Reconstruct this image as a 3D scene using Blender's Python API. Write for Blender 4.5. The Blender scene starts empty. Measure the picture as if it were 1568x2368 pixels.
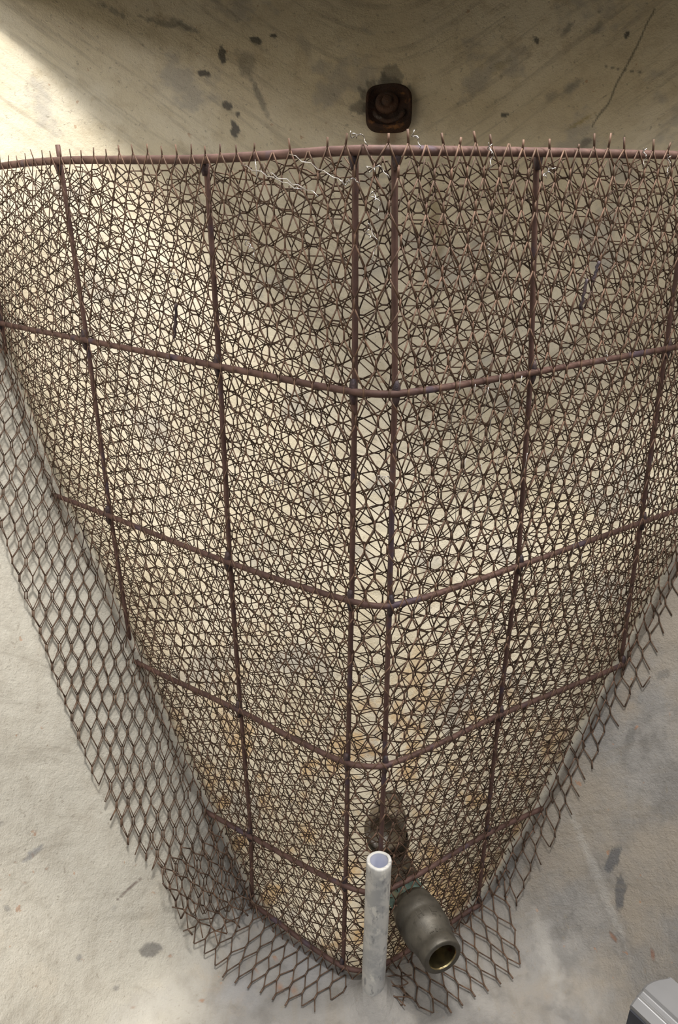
import bpy, bmesh, math, random
import numpy as np
from mathutils import Vector, Matrix
random.seed(7); rng = np.random.default_rng(11)
C = bpy.context.scene.collection
R = math.radians

# ---------------------------------------------------------------- camera, light, exposure
cd = bpy.data.cameras.new('camera'); cam = bpy.data.objects.new('camera', cd); C.objects.link(cam)
cd.sensor_fit = 'VERTICAL'; cd.sensor_height = 36; cd.sensor_width = 24
cd.lens = 1833.9/2368*36; cd.clip_start = .01
cam.matrix_world = Matrix.Rotation(R(90-22.934), 4, 'X') @ Matrix.Rotation(R(-.326), 4, 'Z')
bpy.context.scene.camera = cam
vs = bpy.context.scene.view_settings
vs.view_transform = 'Standard'; vs.look = 'None'; vs.gamma = 1; vs.use_curve_mapping = False
vs.exposure = 0.0
w = bpy.data.worlds.new('sky'); bpy.context.scene.world = w; w.use_nodes = True
bg = w.node_tree.nodes['Background']; bg.inputs[1].default_value = 0.60
_n = w.node_tree.nodes; _c = _n.new('ShaderNodeTexCoord'); _s = _n.new('ShaderNodeSeparateXYZ'); _r = _n.new('ShaderNodeValToRGB')
w.node_tree.links.new(_c.outputs['Generated'], _s.inputs[0]); w.node_tree.links.new(_s.outputs['Z'], _r.inputs[0]); w.node_tree.links.new(_r.outputs[0], bg.inputs[0])
_e = _r.color_ramp.elements; _e[0].position = 0; _e[0].color = (.05, .05, .048, 1); _e[1].position = .95; _e[1].color = (2.6, 2.66, 2.72, 1)
_m = _e.new(.30); _m.color = (.08, .08, .083, 1); _m = _e.new(.55); _m.color = (1.5, 1.55, 1.62, 1)
def area(name, loc, tgt, size, power, col, sy=None):
    l = bpy.data.lights.new(name, 'AREA'); l.size = size; l.energy = power; l.color = col
    if sy: l.shape = 'RECTANGLE'; l.size_y = sy
    o = bpy.data.objects.new(name, l); C.objects.link(o); o.location = loc
    o.rotation_euler = (Vector(tgt)-Vector(loc)).to_track_quat('-Z', 'Y').to_euler(); return o
area('key_daylight', (.12, .60, 2.1), (.0, .95, -.5), .40, 72, (1, .965, .90))
area('side_daylight', (1.35, .72, 1.35), (-.4, .8, -.45), .28, 24, (1, .93, .82))
area('front_daylight', (.25, -.8, 1.25), (.05, .9, -.35), .5, 7, (1, .95, .88))

# ---------------------------------------------------------------- node helpers
class NT:
    def __init__(s, name):
        s.m = bpy.data.materials.new(name); s.m.use_nodes = True
        s.t = s.m.node_tree; s.n = s.t.nodes; s.p = s.n['Principled BSDF']
        s.co = s.n.new('ShaderNodeTexCoord').outputs['Object']
    def link(s, a, b): s.t.links.new(a, b)
    def setin(s, sock, v):
        if hasattr(v, 'is_linked') or hasattr(v, 'links'): s.link(v, sock)
        else: sock.default_value = v
    def noise(s, scale, detail=4, rough=.55, vec=None, dist=0, out='Fac'):
        if not hasattr(s, 'cache'): s.cache = {}
        key = (scale, detail, rough, id(vec) if vec else 0, dist)
        if not vec and key in s.cache: return s.cache[key].outputs[out]
        n = s.n.new('ShaderNodeTexNoise'); n.inputs['Scale'].default_value = scale
        n.inputs['Detail'].default_value = detail; n.inputs['Roughness'].default_value = rough
        n.inputs['Distortion'].default_value = dist
        s.link(vec or s.co, n.inputs['Vector'])
        if not vec: s.cache[key] = n
        return n.outputs[out]
    def mapping(s, loc=(0, 0, 0), rot=(0, 0, 0), scale=(1, 1, 1), typ='POINT', vec=None):
        n = s.n.new('ShaderNodeMapping'); n.vector_type = typ
        n.inputs['Location'].default_value = loc; n.inputs['Rotation'].default_value = rot; n.inputs['Scale'].default_value = scale
        s.link(vec or s.co, n.inputs['Vector']); return n.outputs[0]
    def mr(s, v, a, b, c=0., d=1., smooth=True):
        n = s.n.new('ShaderNodeMapRange'); n.interpolation_type = 'SMOOTHSTEP' if smooth else 'LINEAR'
        s.link(v, n.inputs[0])
        for i, x in enumerate((a, b, c, d)): n.inputs[i+1].default_value = x
        return n.outputs[0]
    def math(s, op, a, b=0.):
        n = s.n.new('ShaderNodeMath'); n.operation = op; s.setin(n.inputs[0], a); s.setin(n.inputs[1], b); return n.outputs[0]
    def mix(s, f, a, b):
        n = s.n.new('ShaderNodeMix'); n.data_type = 'RGBA'
        s.setin(n.inputs[0], f)
        for sock, v in ((n.inputs[6], a), (n.inputs[7], b)):
            if isinstance(v, tuple): sock.default_value = (*v[:3], 1)
            else: s.link(v, sock)
        return n.outputs[2]
    def bump(s, h, strength, dist, normal=None):
        n = s.n.new('ShaderNodeBump'); n.inputs['Strength'].default_value = strength; n.inputs['Distance'].default_value = dist
        s.link(h, n.inputs['Height'])
        if normal: s.link(normal, n.inputs['Normal'])
        return n.outputs[0]
    def fin(s, col=None, rough=None, metal=None, normal=None, spec=None):
        for k, v in (('Base Color', col), ('Roughness', rough), ('Metallic', metal), ('Normal', normal), ('Specular IOR Level', spec)):
            if v is None: continue
            if isinstance(v, tuple): v = (*v[:3], 1)
            s.setin(s.p.inputs[k], v)
        return s.m
def simple(name, c1, c2, scale=40, rough=.6, metal=0., bump=.3, bd=.0006, c3=None, s3=150, spec=.3):
    t = NT(name); c = t.mix(t.mr(t.noise(scale), .35, .65), c1, c2)
    if c3: c = t.mix(t.mr(t.noise(s3), .58, .7), c, c3)
    return t.fin(c, rough, metal, t.bump(t.noise(scale*6), bump, bd), spec)

# ---------------------------------------------------------------- concrete bowl shape
CX, CY = .04, .50
PZ = np.array([-.925, -.925, -.922, -.90, -.773, -.587, -.387, -.10, .15, .42, .75])
PR = np.array([0, .25, .285, .325, .398, .50, .63, .80, .93, 1.03, 1.08])
def cr1(x, X, Y):                                   # smooth (Catmull-Rom / Hermite) curve through knots
    x = np.asarray(x, float); m = np.gradient(Y, X)
    i = np.clip(np.searchsorted(X, x)-1, 0, len(X)-2); h = X[i+1]-X[i]; t = np.clip((x-X[i])/h, 0, 1)
    return ((2*t**3-3*t**2+1)*Y[i]+(t**3-2*t**2+t)*h*m[i]+(-2*t**3+3*t**2)*Y[i+1]+(t**3-t**2)*h*m[i+1])
def zbowl(x, y): return np.interp(np.hypot(np.asarray(x)-CX, np.asarray(y)-CY), PR, PZ)
def gap(Xs):                                        # rough distance above the concrete (positive = free air)
    r = np.hypot(Xs[..., 0]-CX, Xs[..., 1]-CY); z = np.interp(r, PR, PZ)
    sl = np.interp(r, [.25, .33, .6, .9], [0, 1.8, 1.55, 1.9]); return (Xs[..., 2]-z)/np.sqrt(1+sl**2)

# ---------------------------------------------------------------- armature surface (rod x hoop nodes)
N = np.array([
[[-.635,1.26,.012],[-.455,1.085,.0115],[-0.3009,0.93,0.017],[-0.1208,0.779,0.015],[0.0121,0.6831,0.0187],[0.0463,0.6724,0.0182],[0.1765,0.7546,0.0184],[0.3619,0.8723,0.0175],[.53,.968,.0175],[.72,1.07,.0175]],
[[-.62,1.225,-.174],[-.445,1.055,-.174],[-0.2933,0.9197,-0.1714],[-0.1208,0.78,-0.1717],[0.0124,0.6856,-0.1746],[0.051,0.6759,-0.1743],[0.1898,0.7602,-0.1754],[0.3647,0.8735,-0.1759],[.53,.97,-.1755],[.72,1.07,-.1755]],
[[-.61,1.205,-.386],[-.44,1.03,-.386],[-0.2884,0.9082,-0.386],[-0.1233,0.781,-0.3885],[0.0098,0.6885,-0.3861],[0.0507,0.6798,-0.3873],[0.1963,0.7664,-0.3869],[0.3678,0.8749,-0.3843],[.53,.975,-.383],[.72,1.08,-.383]],
[[-.60,1.19,-.588],[-.43,1.02,-.588],[-0.2798,0.8973,-0.5893],[-0.1224,0.782,-0.5862],[0.006,0.6912,-0.5889],[0.0494,0.6835,-0.5862],[0.1914,0.7723,-0.5874],[0.3706,0.8761,-0.5883],[.53,.98,-.588],[.72,1.09,-.588]],
[[-.59,1.18,-.778],[-.42,1.01,-.778],[-0.2743,0.8871,-0.7779],[-0.1194,0.7829,-0.7839],[0.0031,0.6937,-0.7727],[0.0464,0.687,-0.7774],[0.19,0.7779,-0.7776],[0.3733,0.8773,-0.7779],[.53,.98,-.778],[.72,1.09,-.778]],
[[-.59,1.17,-.909],[-.42,1.00,-.909],[-0.2699,0.88,-0.9086],[-0.1236,0.7835,-0.9035],[0.0,0.6955,-0.9123],[0.0421,0.6894,-0.9094],[0.1878,0.7817,-0.9079],[0.3752,0.8781,-0.9086],[.53,.98,-.909],[.72,1.09,-.909]]])
ZM = np.array([.018, -.174, -.386, -.588, -.778, -.909])
NU = N.shape[1]
_l = np.concatenate([[0], np.cumsum(np.linalg.norm(np.diff(N[2, :, :2], axis=0), axis=1))])
UL = _l-_l[4]-.02                                   # metres along the wall, 0 at the nose
def cr(P, u):                                       # P (n,3) knots at UL, u array -> smooth points, slightly tightened
    m = np.zeros_like(P)
    for i in range(1, len(P)-1): m[i] = (P[i+1]-P[i-1])/(UL[i+1]-UL[i-1])
    m[0] = (P[1]-P[0])/(UL[1]-UL[0]); m[-1] = (P[-1]-P[-2])/(UL[-1]-UL[-2]); m *= .9
    i = np.clip(np.searchsorted(UL, u)-1, 0, len(UL)-2); h = (UL[i+1]-UL[i])[:, None]; t = np.clip((u-UL[i])/h[:, 0], 0, 1)[:, None]
    return ((2*t**3-3*t**2+1)*P[i]+(t**3-2*t**2+t)*h*m[i]+(-2*t**3+3*t**2)*P[i+1]+(t**3-t**2)*h*m[i+1])
def S(u, z):
    u = np.atleast_1d(np.asarray(u, float)); z = np.atleast_1d(np.asarray(z, float))
    rows = np.stack([cr(N[k], u) for k in range(6)])            # 6,n,3
    k = np.clip(np.searchsorted(-ZM, -z)-1, 0, 4); t = ((z-ZM[k])/(ZM[k+1]-ZM[k]))[:, None]
    a = np.arange(len(u)); P = rows[k, a]*(1-t)+rows[k+1, a]*t
    return P
def SN(u, z):                                       # unit normal, pointing at the viewer's side
    d = S(np.asarray(u)+.004, z)-S(np.asarray(u)-.004, z); n = np.stack([d[:, 1], -d[:, 0], 0*d[:, 0]], 1)
    return n/np.linalg.norm(n, axis=1)[:, None]

# ---------------------------------------------------------------- object helpers
def link(name, verts, faces, mat, parent=None, smooth=False):
    me = bpy.data.meshes.new(name)
    me.from_pydata([tuple(map(float, v)) for v in verts], [], [tuple(map(int, f)) for f in faces]); me.update()
    if smooth: me.polygons.foreach_set('use_smooth', [True]*len(me.polygons))
    if mat: me.materials.append(mat)
    o = bpy.data.objects.new(name, me); C.objects.link(o)
    if parent: o.parent = parent
    return o
def tag(o, label, cat, group=None):
    o['label'] = label; o['category'] = cat
    if group: o['group'] = group
    return o
def empty(name, loc, label, cat):
    o = bpy.data.objects.new(name, None); C.objects.link(o); o.location = loc; o.empty_display_size = .02
    return tag(o, label, cat)
class MB:
    def __init__(s): s.v = []; s.f = []
    def add(s, v, f):
        b = len(s.v); s.v += [tuple(map(float, x)) for x in v]; s.f += [tuple(i+b for i in q) for q in f]
    def tube(s, pts, r, seg=8, cap=True, jit=0.):
        pts = [Vector(p) for p in pts]; n = len(pts); rs = r if hasattr(r, '__len__') else [r]*n
        v = []; up = None
        for i, p in enumerate(pts):
            t = (pts[min(i+1, n-1)]-pts[max(i-1, 0)]).normalized()
            if up is None: up = Vector((0, 0, 1)) if abs(t.z) < .9 else Vector((0, 1, 0))
            a = t.cross(up)
            if a.length < 1e-4: a = t.cross(Vector((1, 0, 0)))
            a.normalize(); b = a.cross(t).normalized(); up = b
            for k in range(seg):
                q = 2*math.pi*k/seg; rr = rs[i]*(1+random.uniform(-jit, jit)); v.append(p+a*math.cos(q)*rr+b*math.sin(q)*rr)
        f = [(i*seg+k, i*seg+(k+1) % seg, (i+1)*seg+(k+1) % seg, (i+1)*seg+k) for i in range(n-1) for k in range(seg)]
        if cap: f += [tuple(range(seg))[::-1], tuple((n-1)*seg+k for k in range(seg))]
        s.add(v, f)
    def lathe(s, prof, o, ax, seg=48, closed=False):  # prof: (radius, height along ax)
        ax = Vector(ax).normalized(); a = ax.orthogonal().normalized(); b = ax.cross(a); o = Vector(o)
        v = [o+ax*h+(a*math.cos(2*math.pi*k/seg)+b*math.sin(2*math.pi*k/seg))*r for r, h in prof for k in range(seg)]
        n = len(prof); f = [(i*seg+k, i*seg+(k+1) % seg, ((i+1) % n)*seg+(k+1) % seg, ((i+1) % n)*seg+k) for i in range(n if closed else n-1) for k in range(seg)]
        s.add(v, f)
    def build(s, name, mat, parent=None, smooth=False): return link(name, s.v, s.f, mat, parent, smooth)

def strands(name, P0, P1, NR, wd, th, mat, parent):
    """flat bars from P0 to P1 lying in the sheet whose normals are NR; all are ONE sheet of expanded metal"""
    d = P1-P0; L = np.linalg.norm(d, axis=1)[:, None]; t = d/np.maximum(L, 1e-9)
    nn = NR-t*(NR*t).sum(1)[:, None]; nn /= np.linalg.norm(nn, axis=1)[:, None]
    b = np.cross(t, nn)
    ang = .32; b2 = b*math.cos(ang)+nn*math.sin(ang); n2 = -b*math.sin(ang)+nn*math.cos(ang)
    wd = np.broadcast_to(np.asarray(wd, float).reshape(-1, 1), (len(d), 1)); hw = wd/2; ht = th/2
    e = t*wd*.32
    A, B = P0-e, P1+e
    V = np.stack([A+b2*hw+n2*ht, A-b2*hw+n2*ht, A-b2*hw-n2*ht, A+b2*hw-n2*ht,
                  B+b2*hw+n2*ht, B-b2*hw+n2*ht, B-b2*hw-n2*ht, B+b2*hw-n2*ht], 1).reshape(-1, 3)
    q = np.array([[0, 1, 5, 4], [1, 2, 6, 5], [2, 3, 7, 6], [3, 0, 4, 7], [3, 2, 1, 0], [4, 5, 6, 7]])
    F = (q[None]+8*np.arange(len(d))[:, None, None]).reshape(-1)
    me = bpy.data.meshes.new(name); me.vertices.add(len(V)); me.vertices.foreach_set('co', V.ravel())
    nf = len(d)*6; me.loops.add(nf*4); me.loops.foreach_set('vertex_index', F.astype(np.int32))
    me.polygons.add(nf); me.polygons.foreach_set('loop_start', np.arange(nf, dtype=np.int32)*4)
    me.update(calc_edges=True); me.materials.append(mat)
    o = bpy.data.objects.new(name, me); C.objects.link(o); o.parent = parent
    return o
def lattice(u0, u1, v0, v1, W, H, rot, kn=.2, jit=.0005, shift=(0, 0)):
    """segments of a diamond mesh (W short, H long diagonal) covering the rectangle, rotated by rot; -> a, b (n,2), bar?"""
    cu, cv = (u0+u1)/2, (v0+v1)/2; rad = math.hypot(u1-u0, v1-v0)/2+H
    ni, nj = int(rad/(W/2))+1, int(rad/(H/2))+1
    I, J = np.meshgrid(np.arange(-ni, ni+1), np.arange(-nj, nj+1), indexing='ij')
    X = I*W/2+shift[0]+rng.normal(0, jit, I.shape); Y = J*H/2+shift[1]+rng.normal(0, jit, I.shape)
    Y = Y+.0012*np.sin(X*21)+.0012*np.sin(X*47+1); X = X+.0015*np.sin(Y*13+rot)+.001*np.sin(Y*37)
    k = H*kn/2; ok = ((I+J) % 2 == 0)
    segs = []; kind = []
    m = ok; segs.append(np.stack([X[m], Y[m]-k, X[m], Y[m]+k], 1)); kind.append(np.ones(m.sum()))
    for di in (-1, 1):
        a = ok[1:-1, :-1]; x0 = X[1:-1, :-1][a]; y0 = Y[1:-1, :-1][a]+k
        x1 = (X[2:, 1:] if di == 1 else X[:-2, 1:])[a]; y1 = (Y[2:, 1:] if di == 1 else Y[:-2, 1:])[a]-k
        o = W*.035*di
        segs.append(np.stack([x0+o, y0, x1-o, y1], 1)); kind.append(np.zeros(a.sum()))
    s = np.concatenate(segs); kind = np.concatenate(kind)
    c, sn = math.cos(rot), math.sin(rot); M = np.array([[c, -sn], [sn, c]])
    a = s[:, :2]@M.T+(cu, cv); b = s[:, 2:]@M.T+(cu, cv)
    mid = (a+b)/2; keep = (mid[:, 0] > u0) & (mid[:, 0] < u1) & (mid[:, 1] > v0) & (mid[:, 1] < v1)
    return a[keep], b[keep], kind[keep]

# ---------------------------------------------------------------- materials
rust = simple('rusty_wire', (.095, .055, .036), (.17, .098, .066), 60, .55, .25, .3, .0003, (.06, .035, .028), 25, .45)
rust2 = simple('rusty_wire_brown', (.070, .044, .030), (.115, .070, .046), 50, .6, .2, .3, .0003, (.13, .075, .045), 60, .4)
rodm = simple('rusted_rod', (.105, .058, .049), (.155, .088, .074), 45, .6, .2, .5, .0006, (.10, .07, .09), 30, .4)
weld = simple('weld_metal', (.06, .05, .06), (.13, .09, .09), 90, .5, .5, .6, .001)
galv = simple('galvanised_wire', (.55, .53, .52), (.25, .22, .20), 90, .25, .9, .1, .0002)

def concrete():
    t = NT('cement_plaster')
    at = t.n.new('ShaderNodeAttribute'); at.attribute_name = 'inside'; ins = at.outputs['Fac']
    fine = t.noise(420, 5, .7); mid = t.noise(38, 6, .62); big = t.noise(5.5, 4, .6)
    sp = t.noise(130, 3, .6)
    cream = t.mix(t.mr(big, .35, .65), (.69, .61, .455), (.77, .70, .56))
    cream = t.mix(t.mr(mid, .45, .75), cream, (.61, .53, .39))
    cream = t.mix(t.math('MULTIPLY', t.mr(t.noise(9, 4, .6, t.mapping((3, 1, 0))), .56, .66), .6), cream, (.42, .40, .37))
    sz = t.n.new('ShaderNodeSeparateXYZ'); t.link(t.co, sz.inputs[0]); low = t.mr(sz.outputs['Z'], -.50, -.78)
    cream = t.mix(t.math('MULTIPLY', t.math('MULTIPLY', t.mr(t.noise(22, 4, .6, t.mapping((7, 2, 5))), .50, .64), .75), low), cream, (.62, .40, .18))
    grey = t.mix(t.mr(big, .36, .64), (.198, .189, .180), (.240, .229, .217))
    grey = t.mix(t.mr(mid, .42, .70), grey, (.165, .156, .147))
    grey = t.mix(t.math('MULTIPLY', t.mr(t.noise(16, 5, .65, t.mapping((1, 8, 3))), .52, .68), .4), grey, (.33, .31, .285))
    grey = t.mix(t.math('MULTIPLY', t.mr(t.noise(11, 5, .65, t.mapping((4, 5, 6))), .55, .70), .5), grey, (.28, .225, .17))
    sx = t.n.new('ShaderNodeSeparateXYZ'); t.link(t.co, sx.inputs[0]); grey = t.mix(t.math('MULTIPLY', t.math('MULTIPLY', t.mr(sx.outputs['X'], .14, .30), t.mr(t.noise(8, 5, .6, t.mapping((2, 6, 1))), .38, .60)), .85), grey, (.285, .25, .207))  # tan tint on the right, its extra lightness put in place of fill light
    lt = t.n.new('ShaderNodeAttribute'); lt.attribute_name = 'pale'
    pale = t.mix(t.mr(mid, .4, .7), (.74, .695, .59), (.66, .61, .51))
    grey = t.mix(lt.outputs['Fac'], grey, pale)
    e = t.math('ADD', ins, t.math('MULTIPLY', t.math('SUBTRACT', t.noise(60, 3), .5), .006))
    col = t.mix(t.mr(e, -.002, .003), grey, cream)
    # a thin white line where the two coats meet
    lip = t.math('MULTIPLY', t.mr(e, -.007, -.001), t.mr(e, .007, .001))
    col = t.mix(t.math('MULTIPLY', lip, .55), col, (.72, .68, .58))
    col = t.mix(t.math('MULTIPLY', t.mr(sp, .62, .72), .45), col, (.22, .19, .15))
    col = t.mix(t.math('MULTIPLY', t.mr(t.noise(75, 2, .5, t.mapping((9, 9, 2))), .72, .77), .5), col, (.36, .16, .07))
    st = t.n.new('ShaderNodeAttribute'); st.attribute_name = 'stain'
    col = t.mix(st.outputs['Alpha'], col, st.outputs['Color'])
    br = t.n.new('ShaderNodeAttribute'); br.attribute_name = 'brush'; bn = t.noise(1.0, 5, .65, br.outputs['Vector'])
    col = t.mix(t.math('MULTIPLY', t.mr(bn, .50, .68), .28), col, (.20, .17, .13))
    n1 = t.bump(t.noise(7, 5, .6, t.mapping((0, 0, 0), (0, 0, .4), (1, 1, 1))), .3, .02)
    n2 = t.bump(mid, .25, .003, n1); n3 = t.bump(fine, .6, .0022, n2)
    n4 = t.bump(bn, .25, .003, t.bump(t.noise(150, 3, .6), .4, .0025, n3))
    return t.fin(col, .9, 0., n4, .2)

DK = (.12, .115, .11); DG = (.20, .195, .19)
# (centre, rotation, half sizes, colour, strength, fuzz, edge, noise scale): old grey patches, damp marks and rust marks on the concrete
BLOBS = [
((-0.178,1.413,0.174),(1.24,0.00,0.23),(0.0060,0.0117,0.060),DK,0.92,0.14,0.35,60),
((-0.205,1.396,0.147),(1.21,0.09,0.23),(0.0092,0.0059,0.060),DK,0.92,0.14,0.35,60),
((-0.170,1.380,0.100),(1.07,-0.40,0.45),(0.0074,0.0083,0.060),DK,0.92,0.14,0.35,60),
((-0.154,1.378,0.089),(1.08,0.08,0.18),(0.0033,0.0043,0.060),DK,0.92,0.14,0.35,60),
((-0.158,1.365,0.067),(1.08,0.00,0.22),(0.0073,0.0134,0.060),DK,0.92,0.14,0.35,60),
((-0.125,1.432,0.197),(1.23,0.38,0.05),(0.0087,0.0059,0.060),DK,0.92,0.14,0.35,60),
((-0.099,1.439,0.205),(1.27,0.05,0.13),(0.0054,0.0032,0.060),DK,0.92,0.14,0.35,60),
((0.308,1.407,0.194),(1.24,-0.27,-0.20),(0.0038,0.0058,0.060),DK,0.92,0.14,0.35,60),
((0.431,1.362,0.196),(1.25,0.20,-0.49),(0.0036,0.0050,0.060),DK,0.92,0.14,0.35,60),
((0.260,1.372,0.090),(1.08,-0.09,-0.20),(0.0052,0.0035,0.060),DK,0.92,0.14,0.35,60),
((-0.142,1.417,0.162),(1.22,-0.25,0.29),(0.0147,0.0225,0.060),DK,0.45,0.50,0.60,60),
((-0.121,1.397,0.113),(1.12,-0.32,0.33),(0.0047,0.0316,0.060),DK,0.55,0.40,0.35,60),
((-0.050,1.441,0.191),(1.24,-0.29,0.19),(0.0082,0.0184,0.060),DG,0.30,0.50,0.35,60),
((-0.265,1.406,0.223),(1.27,0.24,0.25),(0.0216,0.0050,0.060),DK,0.55,0.60,1.00,90),
((-0.331,1.385,0.237),(1.25,0.47,0.25),(0.0183,0.0049,0.060),DK,0.50,0.60,1.00,90),
((-0.234,1.415,0.221),(1.24,0.51,0.12),(0.0193,0.0057,0.060),DK,0.70,0.60,0.60,60),
((0.356,1.362,0.125),(1.04,-0.70,0.01),(0.0153,0.0059,0.060),DG,0.50,0.50,0.60,60),
((0.328,1.365,0.115),(1.09,-0.45,-0.10),(0.0083,0.0067,0.060),DG,0.40,0.50,0.35,60),
((0.352,1.398,0.209),(1.04,-0.94,0.10),(0.0125,0.0044,0.060),DK,0.50,0.50,0.50,60),
((0.391,1.383,0.208),(1.02,-0.96,0.08),(0.0111,0.0043,0.060),DK,0.40,0.50,0.50,60),
((0.368,1.331,0.079),(1.01,-0.50,-0.08),(0.0175,0.0034,0.060),(.33,.25,.08),0.60,0.60,0.60,60),
((0.257,1.408,0.159),(1.15,-0.57,0.00),(0.0131,0.0066,0.060),(.30,.24,.08),0.35,0.60,0.60,60),
((0.373,1.311,0.048),(1.01,-0.47,-0.11),(0.0099,0.0068,0.060),DK,0.60,0.50,0.60,60),
((0.405,1.357,0.153),(1.21,-0.14,-0.35),(0.0024,0.0019,0.060),DK,0.70,0.25,0.35,60),
((0.413,1.352,0.150),(1.21,-0.15,-0.36),(0.0024,0.0019,0.060),DK,0.70,0.25,0.35,60),
((0.421,1.347,0.146),(1.20,-0.15,-0.37),(0.0024,0.0019,0.060),DK,0.70,0.25,0.35,60),
((0.429,1.342,0.144),(1.20,-0.15,-0.37),(0.0024,0.0019,0.060),DK,0.70,0.25,0.35,60),
((0.438,1.337,0.143),(1.20,-0.16,-0.38),(0.0024,0.0019,0.060),DK,0.70,0.25,0.35,60),
((0.447,1.331,0.140),(1.19,-0.16,-0.39),(0.0023,0.0019,0.060),DK,0.70,0.25,0.35,60),
((0.075,1.412,0.117),(1.15,-0.01,-0.03),(0.0383,0.0318,0.060),DK,0.60,0.12,0.45,60),
((0.087,1.426,0.144),(1.20,-0.02,-0.04),(0.0150,0.0229,0.060),DK,0.55,0.12,0.50,60),
((0.041,1.406,0.103),(1.12,0.00,-0.00),(0.0178,0.0113,0.060),DK,0.60,0.12,0.50,60),
((0.081,1.383,0.061),(1.08,-0.01,-0.04),(0.0204,0.0186,0.060),(.16,.08,.04),0.60,0.60,0.35,60),
((0.154,1.308,-0.070),(1.06,-0.08,-0.10),(0.0093,0.0774,0.060),(.20,.14,.05),0.55,0.60,0.60,30),
((0.229,1.260,-0.130),(1.05,0.04,-0.27),(0.0091,0.0553,0.060),(.20,.14,.05),0.45,0.60,0.60,30),
((-0.235,0.693,-0.880),(0.98,0.50,0.65),(0.0168,0.0072,0.060),DK,0.70,0.15,0.30,60),
((-0.351,0.685,-0.711),(1.04,0.08,1.08),(0.0145,0.0039,0.060),(.22,.22,.23),0.70,0.20,0.30,60),
((-0.363,0.626,-0.729),(0.44,0.98,0.21),(0.0049,0.0024,0.060),DG,0.60,0.25,0.35,60),
((-0.381,0.681,-0.664),(0.94,0.52,0.82),(0.0041,0.0027,0.060),DG,0.50,0.25,0.35,60),
((0.342,0.746,-0.789),(1.05,0.08,-0.93),(0.0070,0.0197,0.060),(.10,.10,.105),0.85,0.14,0.35,60),
((0.344,0.719,-0.815),(1.04,-0.24,-0.81),(0.0066,0.0207,0.060),(.10,.10,.105),0.85,0.14,0.35,60),
((0.371,0.819,-0.661),(1.03,-0.00,-0.80),(0.0049,0.0160,0.060),DK,0.60,0.20,0.35,60),
((0.409,0.843,-0.582),(0.72,-0.80,-0.14),(0.0091,0.0048,0.060),DK,0.50,0.20,0.35,60),
((0.384,0.840,-0.618),(1.02,-0.17,-0.69),(0.0032,0.0065,0.060),DG,0.40,0.25,0.35,60),
((0.280,0.698,-0.910),(0.88,-0.39,-0.58),(0.0180,0.0135,0.060),DK,0.40,0.60,0.60,60),
((0.331,0.691,-0.860),(1.05,0.19,-1.10),(0.0062,0.0026,0.060),(.20,.10,.06),0.75,0.25,0.35,60),
((0.363,0.654,-0.843),(0.92,-0.62,-0.71),(0.0027,0.0059,0.060),(.20,.10,.07),0.75,0.25,0.35,60),
((0.322,0.750,-0.812),(0.85,-0.72,-0.32),(0.0055,0.0730,0.060),(.40,.385,.36),0.40,0.60,0.60,60),
((0.262,0.713,-0.912),(0.67,-0.68,-0.13),(0.0098,0.0407,0.060),(.40,.38,.35),0.40,0.60,0.60,60),
((-0.339,0.683,-0.733),(0.96,0.51,0.79),(0.0017,0.0011,0.060),(.27,.125,.06),0.60,0.50,0.35,60),
((-0.355,0.657,-0.726),(0.94,0.55,0.83),(0.0022,0.0014,0.060),(.27,.125,.06),0.60,0.50,0.35,60),
((-0.364,0.664,-0.705),(0.94,0.54,0.83),(0.0016,0.0011,0.060),(.27,.125,.06),0.60,0.50,0.35,60),
((-0.171,0.659,-0.926),(0.23,0.21,0.19),(0.0031,0.0024,0.060),(.27,.125,.06),0.60,0.50,0.35,60),
((-0.216,0.700,-0.900),(0.98,0.42,0.64),(0.0024,0.0016,0.060),(.27,.125,.06),0.60,0.50,0.35,60),
((-0.075,0.673,-0.926),(0.00,-0.00,0.07),(0.0053,0.0045,0.060),(.27,.125,.06),0.60,0.50,0.35,60),
((-0.057,0.669,-0.925),(0.00,-0.00,0.05),(0.0048,0.0041,0.060),(.27,.125,.06),0.60,0.50,0.35,60),
((-0.246,0.637,-0.905),(0.87,0.55,0.70),(0.0024,0.0014,0.060),(.27,.125,.06),0.60,0.50,0.35,60),
((-0.329,0.591,-0.804),(0.90,0.65,0.88),(0.0011,0.0007,0.060),(.27,.125,.06),0.60,0.50,0.35,60),
((-0.086,0.716,-0.925),(0.00,0.00,0.08),(0.0022,0.0020,0.060),(.27,.125,.06),0.60,0.50,0.35,60),
((-0.110,0.701,-0.925),(0.02,0.01,0.10),(0.0016,0.0014,0.060),(.27,.125,.06),0.60,0.50,0.35,60),
((-0.263,0.724,-0.812),(1.05,-0.08,0.98),(0.0188,0.0013,0.060),(.13,.08,.07),0.80,0.25,0.50,60),
((-0.300,0.641,-0.826),(0.95,0.56,0.82),(0.0052,0.0035,0.060),DG,0.60,0.25,0.35,60),
((-0.264,0.644,-0.881),(0.97,0.54,0.79),(0.0042,0.0027,0.060),DG,0.60,0.25,0.35,60),
((-0.275,0.700,-0.817),(0.99,0.46,0.72),(0.0035,0.0029,0.060),DG,0.30,0.25,0.35,60),
((-0.123,0.672,-0.925),(0.00,-0.00,0.49),(0.0320,0.0226,0.060),(.25,.25,.26),0.45,0.50,0.50,20),
((-0.237,0.640,-0.910),(0.87,0.39,0.79),(0.0468,0.0118,0.070),(.42,.40,.37),0.40,0.50,0.70,60),
((-0.028,0.707,-0.926),(0.00,-0.00,0.03),(0.0386,0.0302,0.060),(.27,.27,.29),0.35,0.50,0.50,20)]
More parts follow.
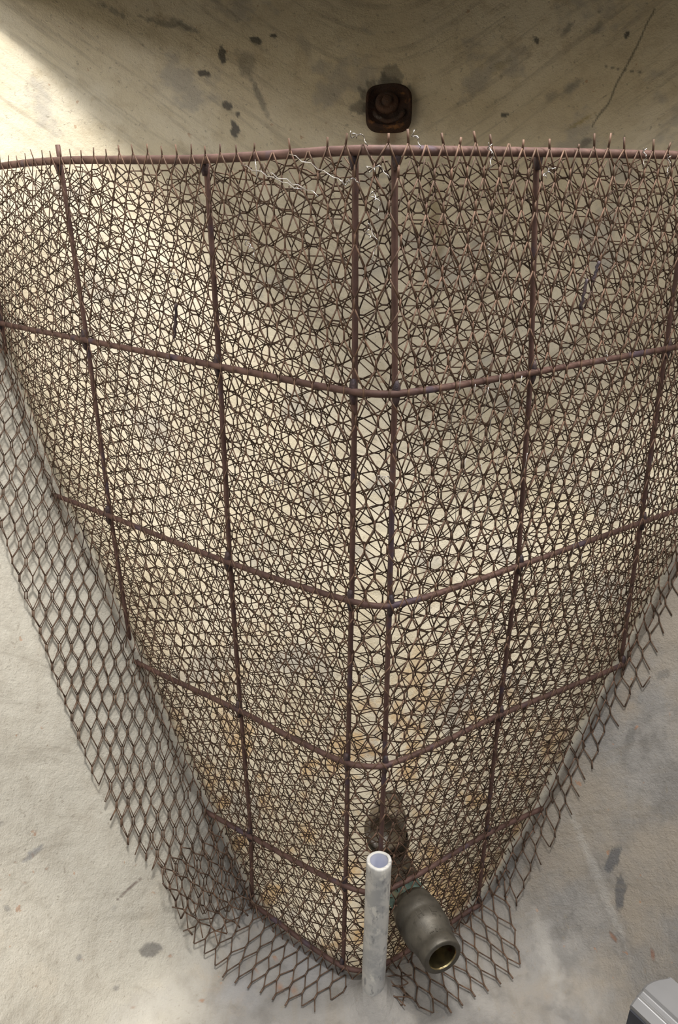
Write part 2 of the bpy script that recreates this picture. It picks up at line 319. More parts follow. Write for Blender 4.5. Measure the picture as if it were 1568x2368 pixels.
CRACKS = [((0.467, 1.358, 0.232),(0.446, 1.35, 0.185),.0012),((0.446, 1.35, 0.185),(0.428, 1.344, 0.147),.0012),((0.428, 1.344, 0.147),(0.403, 1.329, 0.1),.0012),((0.403, 1.329, 0.1),(0.383, 1.321, 0.072),.0012)]
conc = concrete()

# ---------------------------------------------------------------- the concrete bowl
def plan_side(x, y):                                # signed distance to the wall line in plan, + = behind the mesh
    uu = np.linspace(UL[0], UL[-1], 500); L = np.stack([S(uu, np.full(500, z))[:, :2] for z in (-.3, -.6, -.9)])
    return L
def vnoise(P, sc, oct=3, seed=0):                   # value noise in 0..1
    out = np.zeros(len(P)); amp = 1.; tot = 0
    for o in range(oct):
        q = P*sc*2**o+seed*17.3+o*5.1; i = np.floor(q).astype(np.int64); f = q-i; f = f*f*(3-2*f); r = np.zeros(len(P))
        for dx in (0, 1):
            for dy in (0, 1):
                for dz in (0, 1):
                    h = ((i[:, 0]+dx)*73856093) ^ ((i[:, 1]+dy)*19349663) ^ ((i[:, 2]+dz)*83492791); h = (h*1103515245+12345) & 0x7fffffff; h = (h >> 8) % 4096/4095
                    r += h*np.where(dx, f[:, 0], 1-f[:, 0])*np.where(dy, f[:, 1], 1-f[:, 1])*np.where(dz, f[:, 2], 1-f[:, 2])
        out += r*amp; tot += amp; amp *= .55
    return out/tot
def stains(P):                                      # rgba per vertex: old patches, damp marks, rust spots, crack
    n = len(P); col = np.zeros((n, 3)); al = np.zeros(n)
    def over(idx, c, a):
        o = a+al[idx]*(1-a); k = np.where(o > 1e-6, a/np.maximum(o, 1e-6), 0)[:, None]
        col[idx] = np.array(c)*k+col[idx]*(1-k); al[idx] = o
    from mathutils import Euler
    for j, (c, rot, sc, cl, amt, fz, ed, ns) in enumerate(BLOBS):
        R3 = np.array(Euler(rot).to_matrix()); d = P-np.array(c); rad = max(sc[0], sc[1])*(1.3+ed*2)+.01
        idx = np.where((np.abs(d) < rad).all(1))[0]
        if not len(idx): continue
        L = (d[idx]@R3)/np.array(sc); L[:, 2] *= .5; v = np.linalg.norm(L, axis=1)+(vnoise(P[idx], max(ns*1.6, .9/min(sc[0], sc[1])), 4, j)-.5)*ed*3.2
        t = np.clip((1+fz-v)/(2*fz), 0, 1); over(idx, cl, t*t*(3-2*t)*amt)
    for p, q, wd in CRACKS:
        p, q = np.array(p), np.array(q); idx = np.where((np.abs(P-(p+q)/2) < np.abs(p-q)/2+.035).all(1))[0]
        X = P[idx]+.010*(np.stack([vnoise(P[idx], 28, 3, 3), vnoise(P[idx], 28, 3, 4), vnoise(P[idx], 28, 3, 5)], 1)-.5)
        t = np.clip(((X-p)@(q-p))/((q-p)@(q-p)), 0, 1); nn = np.array([-(p[0]-CX), -(p[1]-CY), 0]); nn = nn/np.linalg.norm(nn)*2+np.array([0, 0, 1.]); bb = np.cross(q-p, nn); bb /= np.linalg.norm(bb); d = np.abs((X-p)@bb)
        over(idx[(t > 0) & (t < 1)], (.06, .052, .045), (np.clip(1.5-d/wd, 0, 1)*.75)[(t > 0) & (t < 1)])
    return np.concatenate([col, al[:, None]], 1)
def build_bowl():
    nr = 640
    th = np.radians(np.concatenate([np.arange(-35, 45, .35), np.arange(45, 140, .11), np.arange(140, 215.1, .35)])); nt = len(th)
    rr = np.concatenate([np.linspace(.0, .25, 20)[:-1], np.linspace(.25, 1.02, nr-60), np.linspace(1.022, 1.08, 25)])
    zz = cr1(rr, PR, PZ); zz[rr < .25] = -.925
    T, RR = np.meshgrid(th, rr, indexing='ij')
    X = CX+RR*np.cos(T); Y = CY+RR*np.sin(T); Z = np.broadcast_to(zz, X.shape).copy()
    wob = np.clip((RR-.3)/.3, 0, 1)
    Z += wob*(.006*np.sin(T*7+RR*9)+.004*np.sin(T*17+RR*23+1)+.003*np.sin(RR*40+T*5))
    Z += .0015*np.sin(X*37+1)*np.cos(Y*31)
    dm = np.hypot(X-.0405, (Y-.6615)*(1+.15*np.sin(X*60)))*(1+.08*np.sin(np.arctan2(Y-.66, X-.04)*3+1)); Z += np.where(Y < .80, np.interp(dm, [0, .0150, .0175, .024, .034, .050, .065], [.026, .0255, .019, .0095, .0035, .001, 0]), 0)
    cu = np.stack([S(np.linspace(UL[0], UL[-1], 400), np.full(400, z)) for z in np.linspace(0, -.93, 24)]).reshape(24, 400, 3)
    xs = X.ravel(); ys = Y.ravel(); zs = Z.ravel(); sd = np.full(xs.shape, -.5)
    lev = np.clip(np.round((-zs)/.93*23), 0, 23).astype(int)
    for k in range(24):
        m = np.where(lev == k)[0]
        if not len(m): continue
        c = cu[k, :, :2]; tx = np.gradient(c, axis=0); nrm = np.stack([tx[:, 1], -tx[:, 0]], 1); nrm /= np.linalg.norm(nrm, axis=1)[:, None]
        for ch in np.array_split(m, max(1, len(m)//4000)):
            dx = xs[ch][:, None]-c[None, :, 0]; dy = ys[ch][:, None]-c[None, :, 1]
            j = (dx**2+dy**2).argmin(1); a = np.arange(len(ch))
            sd[ch] = -(dx[a, j]*nrm[j, 0]+dy[a, j]*nrm[j, 1])
    sd = np.where(zs > .0, .3, sd)
    vid = np.arange(nt*len(rr)).reshape(nt, len(rr)); V = np.stack([xs, ys, zs], 1)
    # plaster colour blends to a paler tone towards the left of the bowl
    def part(name, ti, tj, ri, rj):
        ids = vid[ti:tj+1, ri:rj+1]; f = np.stack([ids[:-1, :-1], ids[1:, :-1], ids[1:, 1:], ids[:-1, 1:]], -1).reshape(-1, 4)
        u, inv = np.unique(f, return_inverse=True); inv = inv.reshape(f.shape)
        me = bpy.data.meshes.new(name); me.vertices.add(len(u)); me.vertices.foreach_set('co', V[u].astype(np.float32).ravel())
        me.loops.add(inv.size); me.loops.foreach_set('vertex_index', inv.ravel().astype(np.int32)); me.polygons.add(len(inv)); me.polygons.foreach_set('loop_start', np.arange(len(inv), dtype=np.int32)*4)
        me.update(calc_edges=True); me.polygons.foreach_set('use_smooth', np.ones(len(inv), bool))
        at = me.color_attributes.new('stain', 'FLOAT_COLOR', 'POINT'); at.data.foreach_set('color', stains(V[u]).astype(np.float32).ravel())
        at = me.attributes.new('inside', 'FLOAT', 'POINT'); at.data.foreach_set('value', (sd[u]-.007).astype(np.float32))
        P = V[u]; 
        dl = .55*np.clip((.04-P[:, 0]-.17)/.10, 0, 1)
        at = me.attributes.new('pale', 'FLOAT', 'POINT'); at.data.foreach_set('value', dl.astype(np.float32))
        at = me.attributes.new('brush', 'FLOAT_VECTOR', 'POINT'); at.data.foreach_set('vector', np.stack([P[:, 0]*7, (P[:, 2]-.75*np.sqrt((P[:, 0]-.07)**2+.01))*70, P[:, 1]*7], 1).astype(np.float32).ravel())
        me.materials.append(conc); o = bpy.data.objects.new(name, me); C.objects.link(o); o['kind'] = 'structure'; return o
    rf = int(np.argmin(abs(rr-.33))); th_d = np.degrees(th); a = int(np.argmin(abs(th_d-40))); b = int(np.argmin(abs(th_d-140)))
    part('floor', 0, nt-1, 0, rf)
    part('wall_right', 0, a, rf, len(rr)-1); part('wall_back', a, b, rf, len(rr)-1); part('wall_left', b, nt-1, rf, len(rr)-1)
build_bowl()
# unseen slab added to shade the back wall; its lip shapes the shadow
HOOD_TH, HOOD_WL, HOOD_WR, HOOD_R, HOOD_Z = 80, 46, 90, .475, .275
def build_hood():
    mb = MB(); n = 60; prof = []
    for i in range(n+1):
        a = i/n; th = R(18)+a*R(144); dd = math.degrees(th)-HOOD_TH; dev = abs(dd)/(HOOD_WL if dd > 0 else HOOD_WR)
        lip = min(HOOD_R+.5*dev**1.6, 1.02)
        prof.append((CX+lip*math.cos(th), CY+lip*math.sin(th), CX+1.14*math.cos(th), CY+1.14*math.sin(th)))
    v = []
    for x0, y0, x1, y1 in prof: v += [(x0, y0, HOOD_Z), (x0, y0, HOOD_Z+.07), (x1, y1, HOOD_Z+.07), (x1, y1, HOOD_Z)]
    f = []
    for i in range(n):
        q = 4*i; f += [(q, q+4, q+5, q+1), (q+1, q+5, q+6, q+2), (q+2, q+6, q+7, q+3), (q+3, q+7, q+4, q)]
    mb.add(v, f); o = mb.build('shade_hood', conc); o['kind'] = 'structure'
build_hood()

# ---------------------------------------------------------------- the armature
arm = empty('mesh_armature', (.03, .69, -.92), 'tall curved frame of rusty rods covered in layered brown expanded metal mesh', 'wire mesh')
arm.location = (0, 0, 0)
RR_ = .0032
HO = [-1.0]*6
def hoop(k):
    u = np.linspace(UL[0], UL[-1], 160); P = cr(N[k], u); n = SN(u, np.full(160, ZM[k]))
    P = P+n*.001; ok = gap(P) > -.004 if k else np.ones(160, bool)
    i = np.where(ok)[0]; lo, hi = i.min(), i.max()
    mb = MB(); pts = P[lo:hi+1]; mb.tube(pts, RR_ if k else .0040, 10, jit=.04); return mb.build('horizontal_rod', rodm, arm, True)
for k in range(6): hoop(k)
for i in range(1, 9):
    zt = .019 if i != 2 else .034; zz = np.linspace(zt, -.93, 70); P = S(np.full(70, UL[i]), zz)
    n = SN(np.full(70, UL[i]), zz); P = P-n*.0045
    P = P[gap(P) > -.004]
    if len(P) < 3: continue
    mb = MB(); mb.tube(P, .0027, 10, jit=.05); r = mb.build('vertical_rod', rodm, arm, True)
    for k in range(6):
        p = N[k, i]-SN(np.array([UL[i]]), np.array([ZM[k]]))[0]*.0015
        if gap(p) < -.01: continue
        q = [p+np.array([0, 0, d]) for d in ((.011, .006, 0, -.006, -.012) if k else (.001, -.001, -.005, -.009, -.014))]
        mb = MB(); mb.tube(q, [.002, .0034, .0042, .0035, .002], 10, jit=.12); mb.build('weld_bead', weld, r, True)

def wall_layer(name, W, H, rot, off, wd, th, mat, kn=.2, jit=.0006, shift=(0, 0), top=.026, kw=1.5, lim=None):
    a, b, kd = lattice(UL[0]+.02, UL[-1]-.02, -.93, .045, W, H, rot, kn, jit, shift)
    mid = (a+b)/2; k = mid[:, 1] < top+.004*np.sin(mid[:, 0]*300)
    k &= (mid[:, 1] < top-.012) | (rng.random(len(mid)) > .12)
    a, b, kd = a[k].copy(), b[k].copy(), kd[k]; hi = b[:, 1] > top-.004; b[hi] += np.stack([rng.normal(0, .0016, hi.sum()), rng.normal(-.001, .0018, hi.sum())], 1)
    mid = (a+b)/2; Pm = S(mid[:, 0], mid[:, 1]); n = SN(mid[:, 0], mid[:, 1])
    na, nb = SN(a[:, 0], a[:, 1]), SN(b[:, 0], b[:, 1])
    bow = lambda q: (off+.0012*np.sin(q[:, 0]*17+off*900)*np.cos(q[:, 1]*13))[:, None]
    A = S(a[:, 0], a[:, 1])+na*bow(a); B = S(b[:, 0], b[:, 1])+nb*bow(b)
    k = gap(A/2+B/2) > -.007
    if lim is not None: k &= lim(mid)
    return strands(name, A[k], B[k], n[k], np.where(kd[k] > 0, wd*kw, wd), th, mat, arm)
wall_layer('mesh_layer', .0183, .050, 0, .0062, .0013, .0008, rust, .18, .0006, (0, -.0065), .031, 1.45)
wall_layer('mesh_layer', .0183, .050, 0, -.0085, .0011, .0007, rust2, .18, .0006, (.005, .009), .012, 1.3)
wall_layer('mesh_layer', .0183, .050, R(90), -.0100, .0010, .0007, rust2, .18, .0006, (.003, .004), .014, 1.3)
wall_layer('mesh_layer', .0183, .050, R(87), -.0130, .0009, .0006, rust2, .18, .0006, (.006, .001), .012, 1.3)
wall_layer('mesh_layer', .0183, .050, R(60), -.0150, .0009, .0006, rust, .18, .0006, (.002, .001), .010, 1.3, lambda q: (q[:, 0] < -.03) | (q[:, 0] > .05))
wall_layer('mesh_layer', .0183, .050, R(97), -.0175, .0009, .0006, rust2, .18, .0006, (.002, .007), .010, 1.3, lambda q: (q[:, 0] < -.33) | ((q[:, 1] < -.42) & (q[:, 0] > .13)))

def skirt(base, outer, vdir, W, H, rot, mat, wd=.0021, lift=(.004, .010), shift=(0, 0), kn=.2, n_lay=1, dlay=.004, jit=.0007, kw=1.45):
    """sheet of the same metal turned out flat over the concrete; base/outer: 3-D polylines"""
    poly = np.array(list(base)+list(outer)[::-1], float); c = poly.mean(0)
    _, _, vh = np.linalg.svd(poly-c); n = vh[2]; n = n if n[1] < 0 else -n
    if n[2] < 0 and abs(n[2]) > .5: n = -n
    v = np.array(vdir, float) if vdir is not None else np.cross(n, np.cross(c, (0, .39, .921))); v = v*np.sign(v[2]*.921+v[1]*.39); v -= n*(v@n); v /= np.linalg.norm(v); u = np.cross(v, n)
    p2 = np.stack([(poly-c)@u, (poly-c)@v], 1)
    def inside(q):
        r = np.zeros(len(q), bool); j = len(p2)-1
        for i in range(len(p2)):
            cnd = ((p2[i, 1] > q[:, 1]) != (p2[j, 1] > q[:, 1])) & (q[:, 0] < (p2[j, 0]-p2[i, 0])*(q[:, 1]-p2[i, 1])/(p2[j, 1]-p2[i, 1]+1e-12)+p2[i, 0]); r ^= cnd; j = i
        return r
    nb = len(base)
    def dbase(q):
        d = np.full(len(q), 9.)
        for i in range(nb-1):
            A, B = p2[i], p2[i+1]; t = np.clip(((q-A)@(B-A))/((B-A)@(B-A)), 0, 1); d = np.minimum(d, np.linalg.norm(q-(A+t[:, None]*(B-A)), axis=1))
        return d
    out = []
    for L in range(n_lay):
        a, b, kd = lattice(p2[:, 0].min(), p2[:, 0].max(), p2[:, 1].min(), p2[:, 1].max(), W, H, rot, kn, jit, (shift[0]+.0008*L, shift[1]))
        k = inside((a+b)/2); a, b, kd = a[k], b[k], kd[k]
        def to3(q):
            P = c+q[:, :1]*u+q[:, 1:]*v; dq = dbase(q); tgt = np.interp(dq, [0, .12], lift)+dlay*L*np.clip(1-dq/.11, .12, 1)
            for _ in range(8): P = P+n*((tgt-gap(P))*.8)[:, None]
            return P
        A, B = to3(a), to3(b); nn = np.broadcast_to(n, A.shape)
        out.append(strands('mesh_skirt', A, B, nn, np.where(kd > 0, wd*kw, wd), .0010, mat, arm))
    return out
def base_line(u0, u1, n=24):
    out = []
    for u in np.linspace(u0, u1, n):
        zz = np.linspace(.0, -.96, 400); P = S(np.full(400, u), zz); g = gap(P)
        j = np.where(g > .003)[0]; out.append(P[j.max()] if len(j) else P[0])
    return np.array(out)
L_OUT = [(-.60, 1.16, .02), (-.55, 1.06, -.14), (-.475, .97, -.29), (-.421, .9, -.402), (-.404, .879, -.443), (-.381, .85, -.5), (-.359, .824, -.551), (-.333, .802, -.606), (-.313, .783, -.657), (-.29, .762, -.713), (-.268, .75, -.757), (-.244, .75, -.789), (-.224, .744, -.823), (-.203, .726, -.871)]
F_OUT = [(-.198, .726, -.878), (-.171, .706, -.909), (-.134, .676, -.915), (-.09, .66, -.916), (-.037, .646, -.916), (-.008, .655, -.915), (.020, .672, -.916)]
G_OUT = [(.055, .683, -.916), (.062, .655, -.915), (.085, .640, -.915), (.113, .637, -.916), (.151, .65, -.916), (.186, .669, -.916), (.222, .692, -.916), (.232, .726, -.913), (.226, .765, -.884)]
R_OUT = [(.229, .762, -.886), (.262, .777, -.832), (.294, .799, -.766), (.327, .82, -.699), (.357, .837, -.637), (.386, .841, -.594), (.415, .871, -.53), (.431, .887, -.495), (.49, .93, -.38), (.57, 1.0, -.22)]
skirt(base_line(UL[1]-.03, -.17), L_OUT, None, .0162, .0435, 0, rust2, .0011, (.005, .009), n_lay=2, dlay=.007)
skirt(base_line(-.19, -.022), F_OUT, None, .0175, .046, R(-30), rust2, .0013, (.0025, .005), shift=(.003, 0))
skirt(base_line(.026, .23), G_OUT, None, .0185, .047, R(33), rust2, .0015, (.003, .006), shift=(0, .004))
skirt(base_line(.215, UL[8]), R_OUT, None, .0180, .046, 0, rust2, .0013, (.003, .005))
# loose tangle of cut ends where the side sheet meets the front one
skirt(base_line(-.25, -.16), [(-.245, .765, -.81), (-.228, .745, -.85), (-.205, .730, -.885), (-.165, .730, -.905)], None, .017, .044, R(38), rust2, .0014, (.012, .022), shift=(.004, .002))

skirt([(.052, .692, -.908), (.064, .690, -.910), (.080, .690, -.912)], [(.056, .655, -.912), (.066, .645, -.914), (.085, .655, -.915)], None, .014, .036, R(75), rust2, .0013, (.009, .012))
# ---------------------------------------------------------------- tie wires twisted through the mesh
def wp(u, z, off=.0105):
    return S([u], [z])[0]+SN([u], [z])[0]*off
def tie(u, z, s=.012, a=.5, r=.00042, loops=2):
    p = Vector(wp(u, z)); n = Vector(SN([u], [z])[0]); up = Vector((0, 0, 1)); t = n.cross(up).normalized()
    ax = (up*math.cos(a)+t*math.sin(a)).normalized(); bx = ax.cross(n).normalized(); pts = []
    for i in range(26):
        q = i/25; w_ = math.sin(q*math.pi)*s*.35; ph = q*2*math.pi*loops
        pts.append(p+ax*(q-.5)*s*2+bx*(math.cos(ph)*w_*.35+w_*1.1)+n*(math.sin(ph)*.0012+.0005))
    mb = MB(); mb.tube(pts, r, 6); mb.build('tie_wire', galv, arm, True)
    pts = [p+ax*s*.2+bx*(.0022*math.sin(i*.9))+ax*(i*.0009)+n*(.002+.0015*math.cos(i*.9)) for i in range(9)]
    mb = MB(); mb.tube(pts, r, 6); mb.build('tie_wire', galv, arm, True)
for u, z, s_, a in [(-.119, -.059, .007, .5), (.0, -.049, .015, .1), (.116, -.061, .006, .3), (.115, .014, .010, .1), (.192, .002, .008, 2.0), (.012, -.25, .008, 1.1), (-.1, -.275, .007, 1.4), (.003, -.467, .006, .8), (.305, .014, .009, .1), (.337, .008, .010, .05), (.035, .024, .006, .6), (-.007, .025, .008, 1.0), (.006, .002, .010, 1.2), (.279, -.169, .006, .4), (.004, -.02, .009, .3), (-.013, -.005, .006, 1.5), (-.219, -.089, .006, .6)]:
    tie(u, z, s_, a)
def stitch(u0, z0, u1, z1, n, amp, r=.00045, off=.0115):
    pts = []
    for i in range(n+1):
        q = i/n; pts.append(wp(u0+(u1-u0)*q, z0+(z1-z0)*q+amp*(1 if i % 2 else -1), off+.0015*(i % 3)))
    mb = MB(); mb.tube(pts, r, 6); mb.build('tie_wire', galv, arm, True)
stitch(-.125, .012, -.062, -.010, 9, .0009); stitch(-.098, .005, -.045, -.014, 8, .0010); stitch(-.075, .018, -.018, -.006, 8, .0009); stitch(-.11, .016, -.105, -.004, 3, .001)
for u, z in [(.075, -.20), (.092, -.21), (.108, -.215), (.122, -.205), (.137, -.22), (.150, -.21), (.085, -.28), (.105, -.29), (.125, -.285), (.145, -.30), (.165, -.29), (.265, -.43), (.285, -.45), (.25, -.41), (.235, -.47)]:
    pts = [wp(u+.012*q+random.uniform(-.0006, .0006), z+.075*(q-.5), .0095+.002*math.sin(q*9)) for q in np.linspace(0, 1, 7)]
    mb = MB(); mb.tube(pts, .00032, 5); mb.build('tie_wire', galv, arm, True)
for u, z, L in [(-.222, -.115, .035), (.248, -.09, .028), (.262, -.075, .018)]:
    pts = [wp(u-.006*q, z-L*q, .010+.001*math.sin(q*20)) for q in np.linspace(0, 1, 8)]
    mb = MB(); mb.tube(pts, .0016, 6, jit=.3); mb.build('wire_scrap', weld, arm, True)

# ---------------------------------------------------------------- white plastic pipe standing in a cement collar
def pvc_mat():
    t = NT('weathered_plastic'); c = t.mix(t.mr(t.noise(45, 5, .65), .42, .62), (.50, .49, .47), (.36, .36, .36))
    v = t.mapping(scale=(1, 1, .35)); c = t.mix(t.math('MULTIPLY', t.mr(t.noise(120, 4, .6, v), .56, .66), .75), c, (.20, .20, .21))
    c = t.mix(t.math('MULTIPLY', t.mr(t.noise(60, 4, .6, t.mapping((2, 1, 0), scale=(1, 1, .6))), .56, .66), .7), c, (.70, .68, .62))
    return t.fin(c, .6, 0., t.bump(t.noise(300), .3, .0006), .35)
pvm = pvc_mat(); inner = simple('clean_plastic', (.66, .68, .78), (.60, .62, .74), 20, .4, 0, .05, .0002)
px, py, pz0, pz1, pr = .0405, .6635, -.897, -.7025, .0142
pipe = empty('plastic_pipe', (px, py, pz0), 'upright open grey-white plastic pipe with cement smears, standing in front of the rusty mesh', 'pipe'); pipe.location = (0, 0, 0)
lean = Vector((.004, -.004, 0)); mb = MB(); seg = 56
rings = []
for h in np.linspace(pz0-.02, pz1-.002, 30): rings.append((pr, h))
rings += [(pr-.0004, pz1-.0006), (pr-.0012, pz1), (pr-.0034, pz1), (pr-.0040, pz1-.0008)]
v = []
for r_, h in rings:
    q = (h-pz0)/(pz1-pz0)
    for k in range(seg):
        a = 2*math.pi*k/seg; nz = 1+.006*math.sin(3*a+h*60)
        v.append((px+lean.x*(q-.5)+r_*nz*math.cos(a), py+r_*nz*math.sin(a), h+(.0002*math.sin(5*a)+.0006*math.sin(2*a+1) if h > pz1-.003 else 0)))
f = [(i*seg+k, i*seg+(k+1) % seg, (i+1)*seg+(k+1) % seg, (i+1)*seg+k) for i in range(len(rings)-1) for k in range(seg)]
mb.add(v, f); mb.build('pipe_wall', pvm, pipe, True)
mb = MB(); mb.lathe([(pr-.0040, 0), (pr-.0040, -.01), (pr-.0040, -.10), (.0001, -.10)], (px+lean.x*.5, py, pz1-.0008), (0, 0, 1), 48); b = mb.build('pipe_bore', inner, pipe, True); b['label'] = 'clean bluish white inside of the pipe'
# ---------------------------------------------------------------- brass valve passing through the mesh
brass = simple('aged_brass', (.060, .053, .043), (.085, .076, .062), 70, .5, .45, .35, .0005, (.05, .045, .035), 130, .5)
bright = simple('worn_brass_bore', (.30, .25, .13), (.20, .16, .09), 90, .28, .9, .2, .0003, (.16, .07, .03), 70, .5)
verd = simple('verdigris', (.20, .30, .26), (.12, .17, .15), 70, .75, .1, .6, .001, (.34, .33, .22), 90, .3)
dark = simple('dark_fitting', (.035, .030, .025), (.07, .055, .04), 60, .6, .2, .6, .001, (.12, .08, .04), 90, .3)
bron = simple('bronze_fitting', (.17, .13, .085), (.11, .095, .075), 45, .45, .35, .5, .001, (.30, .27, .25), 60, .4)
val = empty('check_valve', (0, 0, 0), 'dark brass check valve and green stained pipe fittings poking out through the mesh', 'valve')
VS = .925; V0 = Vector((.124, .682, -.882))*VS; AX = Vector((.36, -.93, .05)).normalized()
def at(h): return V0-AX*h*VS
body = [(.0250, .0), (.0256, .0012), (.0260, .0125), (.0252, .014), (.0262, .020), (.0280, .031), (.0290, .033), (.0308, .037), (.0312, .050), (.0306, .052), (.0306, .056), (.0314, .058), (.0312, .070), (.0296, .074), (.0280, .082), (.0270, .088)]
mb = MB(); mb.lathe([(r_*VS, h*VS) for r_, h in [(.0188, .0), (.0235, -.0006)]+body+[(.002, .088)]], V0, -AX, 72); bd = mb.build('valve_body', brass, val, True)
mb = MB(); pb = [(.0188, 0)]
for i in range(14): pb += [(.0182, .001+i*.0018), (.0175, .0019+i*.0018)]
pb += [(.0150, .030), (.0145, .036), (.0005, .037)]
mb.lathe([(r_*VS, h*VS) for r_, h in pb], V0, -AX, 64); bo = mb.build('threaded_bore', bright, val, True); bo['label'] = 'bright threaded brass inside of the open end'
# raised cast marks on the body
a1 = AX.orthogonal().normalized(); top = (Vector((0, -.25, 1))-AX*(Vector((0, -.25, 1))@AX)).normalized(); sd = AX.cross(top)
def mark(h, ang, w_, l_, rad, nm='cast_mark'):
    n = top*math.cos(ang)+sd*math.sin(ang); t = AX.cross(n); c = at(h)+n*rad*VS; mb = MB(); v = []
    for dz in (-.002, .0006):
        for x, y in ((-1, -1), (1, -1), (1, 1), (-1, 1)):
            k = 1 if dz < 0 else .75; v.append(c+t*w_*x*k+AX*l_*y*k+n*dz)
    mb.add(v, [(0, 1, 2, 3), (4, 5, 6, 7), (0, 1, 5, 4), (1, 2, 6, 5), (2, 3, 7, 6), (3, 0, 4, 7)]); mb.build(nm, brass, bd)
mark(.045, .10, .0010, .0065, .0308); mark(.045, .30, .0010, .0065, .0308); mark(.045, .20, .0028, .0009, .0308)
mark(.045, -.30, .0011, .0055, .0308); mark(.050, -.42, .0035, .0009, .0308); mark(.041, -.42, .0035, .0009, .0308)
mark(.018, .15, .0030, .0008, .0258); mark(.018, -.10, .0009, .0030, .0258); mark(.018, -.35, .0028, .0008, .0258)
mb = MB(); hx = []; 
for h, r_ in ((.086, .0265), (.088, .0285), (.104, .0285), (.106, .0262)):
    for k in range(6):
        a = math.pi*k/3+.3; hx.append(at(h)+(top*math.cos(a)+sd*math.sin(a))*r_*VS)
mb.add(hx, [(i*6+k, i*6+(k+1) % 6, (i+1)*6+(k+1) % 6, (i+1)*6+k) for i in range(3) for k in range(6)]+[(5, 4, 3, 2, 1, 0), (18, 19, 20, 21, 22, 23)])
hn = mb.build('hex_nut', verd, val); hn['label'] = 'green tarnished hexagonal nut'
E1 = Vector((.078, .752, -.826)); TEE = Vector((.060, .800, -.784))
mb = MB(); mb.tube([at(.102), at(.114), E1, Vector((.071, .778, -.835)), Vector((.066, .792, -.828)), Vector((.062, .798, -.812)), TEE], [.019, .019, .021, .022, .021, .019, .019], 28)
mb.build('riser_pipe', dark, val, True)
mb = MB(); FD = Vector((-.12, -.80, .35)).normalized()
mb.lathe([(.0005, -.030), (.020, -.030), (.0240, -.027), (.0250, -.020), (.0225, -.014), (.0225, .004), (.0265, .008), (.0275, .020), (.0255, .026), (.020, .027), (.0185, .020), (.0005, .019)], TEE, FD, 48); mb.build('elbow', bron, val, True)
mb = MB(); mb.lathe([(.0260, -.006), (.0275, -.004), (.0275, .004), (.0260, .006), (.0005, .007)], TEE+Vector((.002, -.001, -.024)), (0, 0, -1), 40); mb.build('collar', dark, val, True)
mb = MB(); mb.tube([TEE-FD*.02, TEE-FD*.06, TEE-FD*.10, TEE-FD*.14], .0165, 24); mb.build('inlet_pipe', dark, val, True)
# ---------------------------------------------------------------- rusted outlet flange on the back wall
frm = simple('flaky_rust', (.060, .030, .020), (.035, .022, .018), 55, .85, .1, 1, .002, (.16, .075, .03), 60, .3)
hubm = simple('rusted_hub', (.085, .045, .030), (.055, .038, .032), 70, .7, .2, 1, .0015, (.13, .11, .10), 90, .3)
K = Vector((.082, 1.398, .100)); kn = Vector((-.045, -.87, .47)).normalized(); ku = (Vector((0, 0, 1))-kn*kn.z).normalized(); kr = ku.cross(kn)
flg = empty('rusted_flange', (0, 0, 0), 'small square rounded rusty drain plug set in the shaded concrete back wall', 'drain plug')
def sq(r, h, n=64, p=3.6, ox=0, oy=0):
    out = []
    for k in range(n):
        a = 2*math.pi*k/n; q = (abs(math.cos(a))**p+abs(math.sin(a))**p)**(-1/p); out.append(K+kr*(ox+r*q*math.cos(a))+ku*(oy+r*q*math.sin(a))+kn*(h+.0012*math.sin(a*5+r*200)))
    return out
rg = [(.0365, -.03), (.0365, .003), (.0352, .006), (.0322, .0065), (.0312, .0045), (.0305, .0015), (.001, .001)]
v = []; n = 64
for r_, h in rg: v += sq(r_, h, n)
mb = MB(); mb.add(v, [(i*n+k, i*n+(k+1) % n, (i+1)*n+(k+1) % n, (i+1)*n+k) for i in range(len(rg)-1) for k in range(n)]); mb.build('flange_ring', frm, flg, True)
HC = K+kr*(-.003)+ku*.006+kn*.003
mb = MB(); mb.lathe([(.019, -.014), (.0185, .0), (.0165, .004), (.0105, .005), (.0095, .004), (.0078, .004), (.0072, .010), (.0055, .0115), (.0003, .0115)], HC, kn, 40); mb.build('plug', hubm, flg, True)
mb = MB(); mb.tube([K+kr*(.0245*math.cos(a))+ku*(.0245*math.sin(a))+kn*.001 for a in np.linspace(R(195), R(350), 14)], [.002]+[.0042]*12+[.002], 8, jit=.12); mb.build('lip', hubm, flg, True)

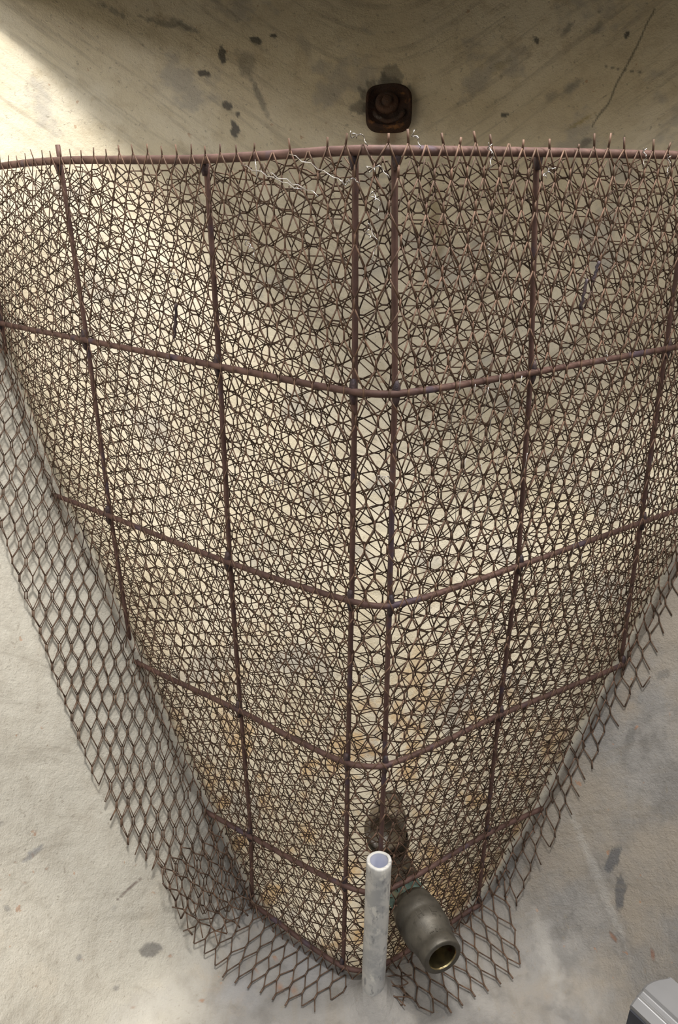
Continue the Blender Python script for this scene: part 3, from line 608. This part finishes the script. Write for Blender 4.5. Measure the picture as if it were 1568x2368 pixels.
# ---------------------------------------------------------------- corner of a brushed metal case, lower right
alm = simple('brushed_metal', (.24, .24, .25), (.28, .28, .29), 12, .38, .55, .05, .0002, spec=.5)
drk = simple('dark_plastic', (.035, .036, .045), (.045, .046, .055), 40, .55, 0, .2, .0004)
case = empty('metal_case', (0, 0, 0), 'corner of a grey metal case with raised ridges and a dark side, lower right', 'case')
W0 = Vector((.3022, .5633, 0)); WX = Vector((.832, .555, 0)); EX = Vector((.555, -.832, 0)).normalized(); ZT = -.80
def cp(a, b, z): return W0+WX*a+EX*b+Vector((0, 0, z))
endc = [(0, 0), (.006, -.0012), (.013, -.0022), (.0225, -.0035), (.032, -.0045), (.040, -.0035), (.048, -.001), (.0575, .0035)]
ridge = lambda a: .0022*math.exp(-((a-.0145)/.0012)**2)+.0028*math.exp(-((a-.0245)/.0010)**2)+(.0015 if a > .026 else 0)
aa = sorted(set(list(np.linspace(0, .0605, 110)))); v = []; m = len(aa)
for b in (0, .002, .03, .075):
    for a in aa:
        e0 = np.interp(a, [q[0] for q in endc], [q[1] for q in endc]) if b < .01 else 0
        v.append(cp(a, b+e0, ZT+ridge(a)-(.0015 if b == 0 else 0)))
for b in (.075, 0):
    for a in aa:
        e0 = np.interp(a, [q[0] for q in endc], [q[1] for q in endc]) if b < .01 else 0
        v.append(cp(a, b+e0, ZT-.006))
f = [((i % 6)*m+k, (i % 6)*m+k+1, ((i+1) % 6)*m+k+1, ((i+1) % 6)*m+k) for i in range(6) for k in range(m-1)]
f += [tuple(i*m for i in range(6)), tuple(i*m+m-1 for i in range(6))[::-1]]
mb = MB(); mb.add(v, f); mb.build('lid', alm, case, False)
pl = [(-.0015, .0012), (.02, -.001), (.058, .004), (.060, .075), (-.0015, .075)]
v = [cp(a, b, ZT-.0062) for a, b in pl]+[cp(a-(.003 if a < .03 else .004), b, ZT-.052) for a, b in pl]; n = len(pl)
mb = MB(); mb.add(v, [tuple(range(n)), tuple(range(n, 2*n))[::-1]]+[(i, (i+1) % n, (i+1) % n+n, i+n) for i in range(n)]); b = mb.build('case_body', drk, case); b['label'] = 'dark side below the grey metal lid'
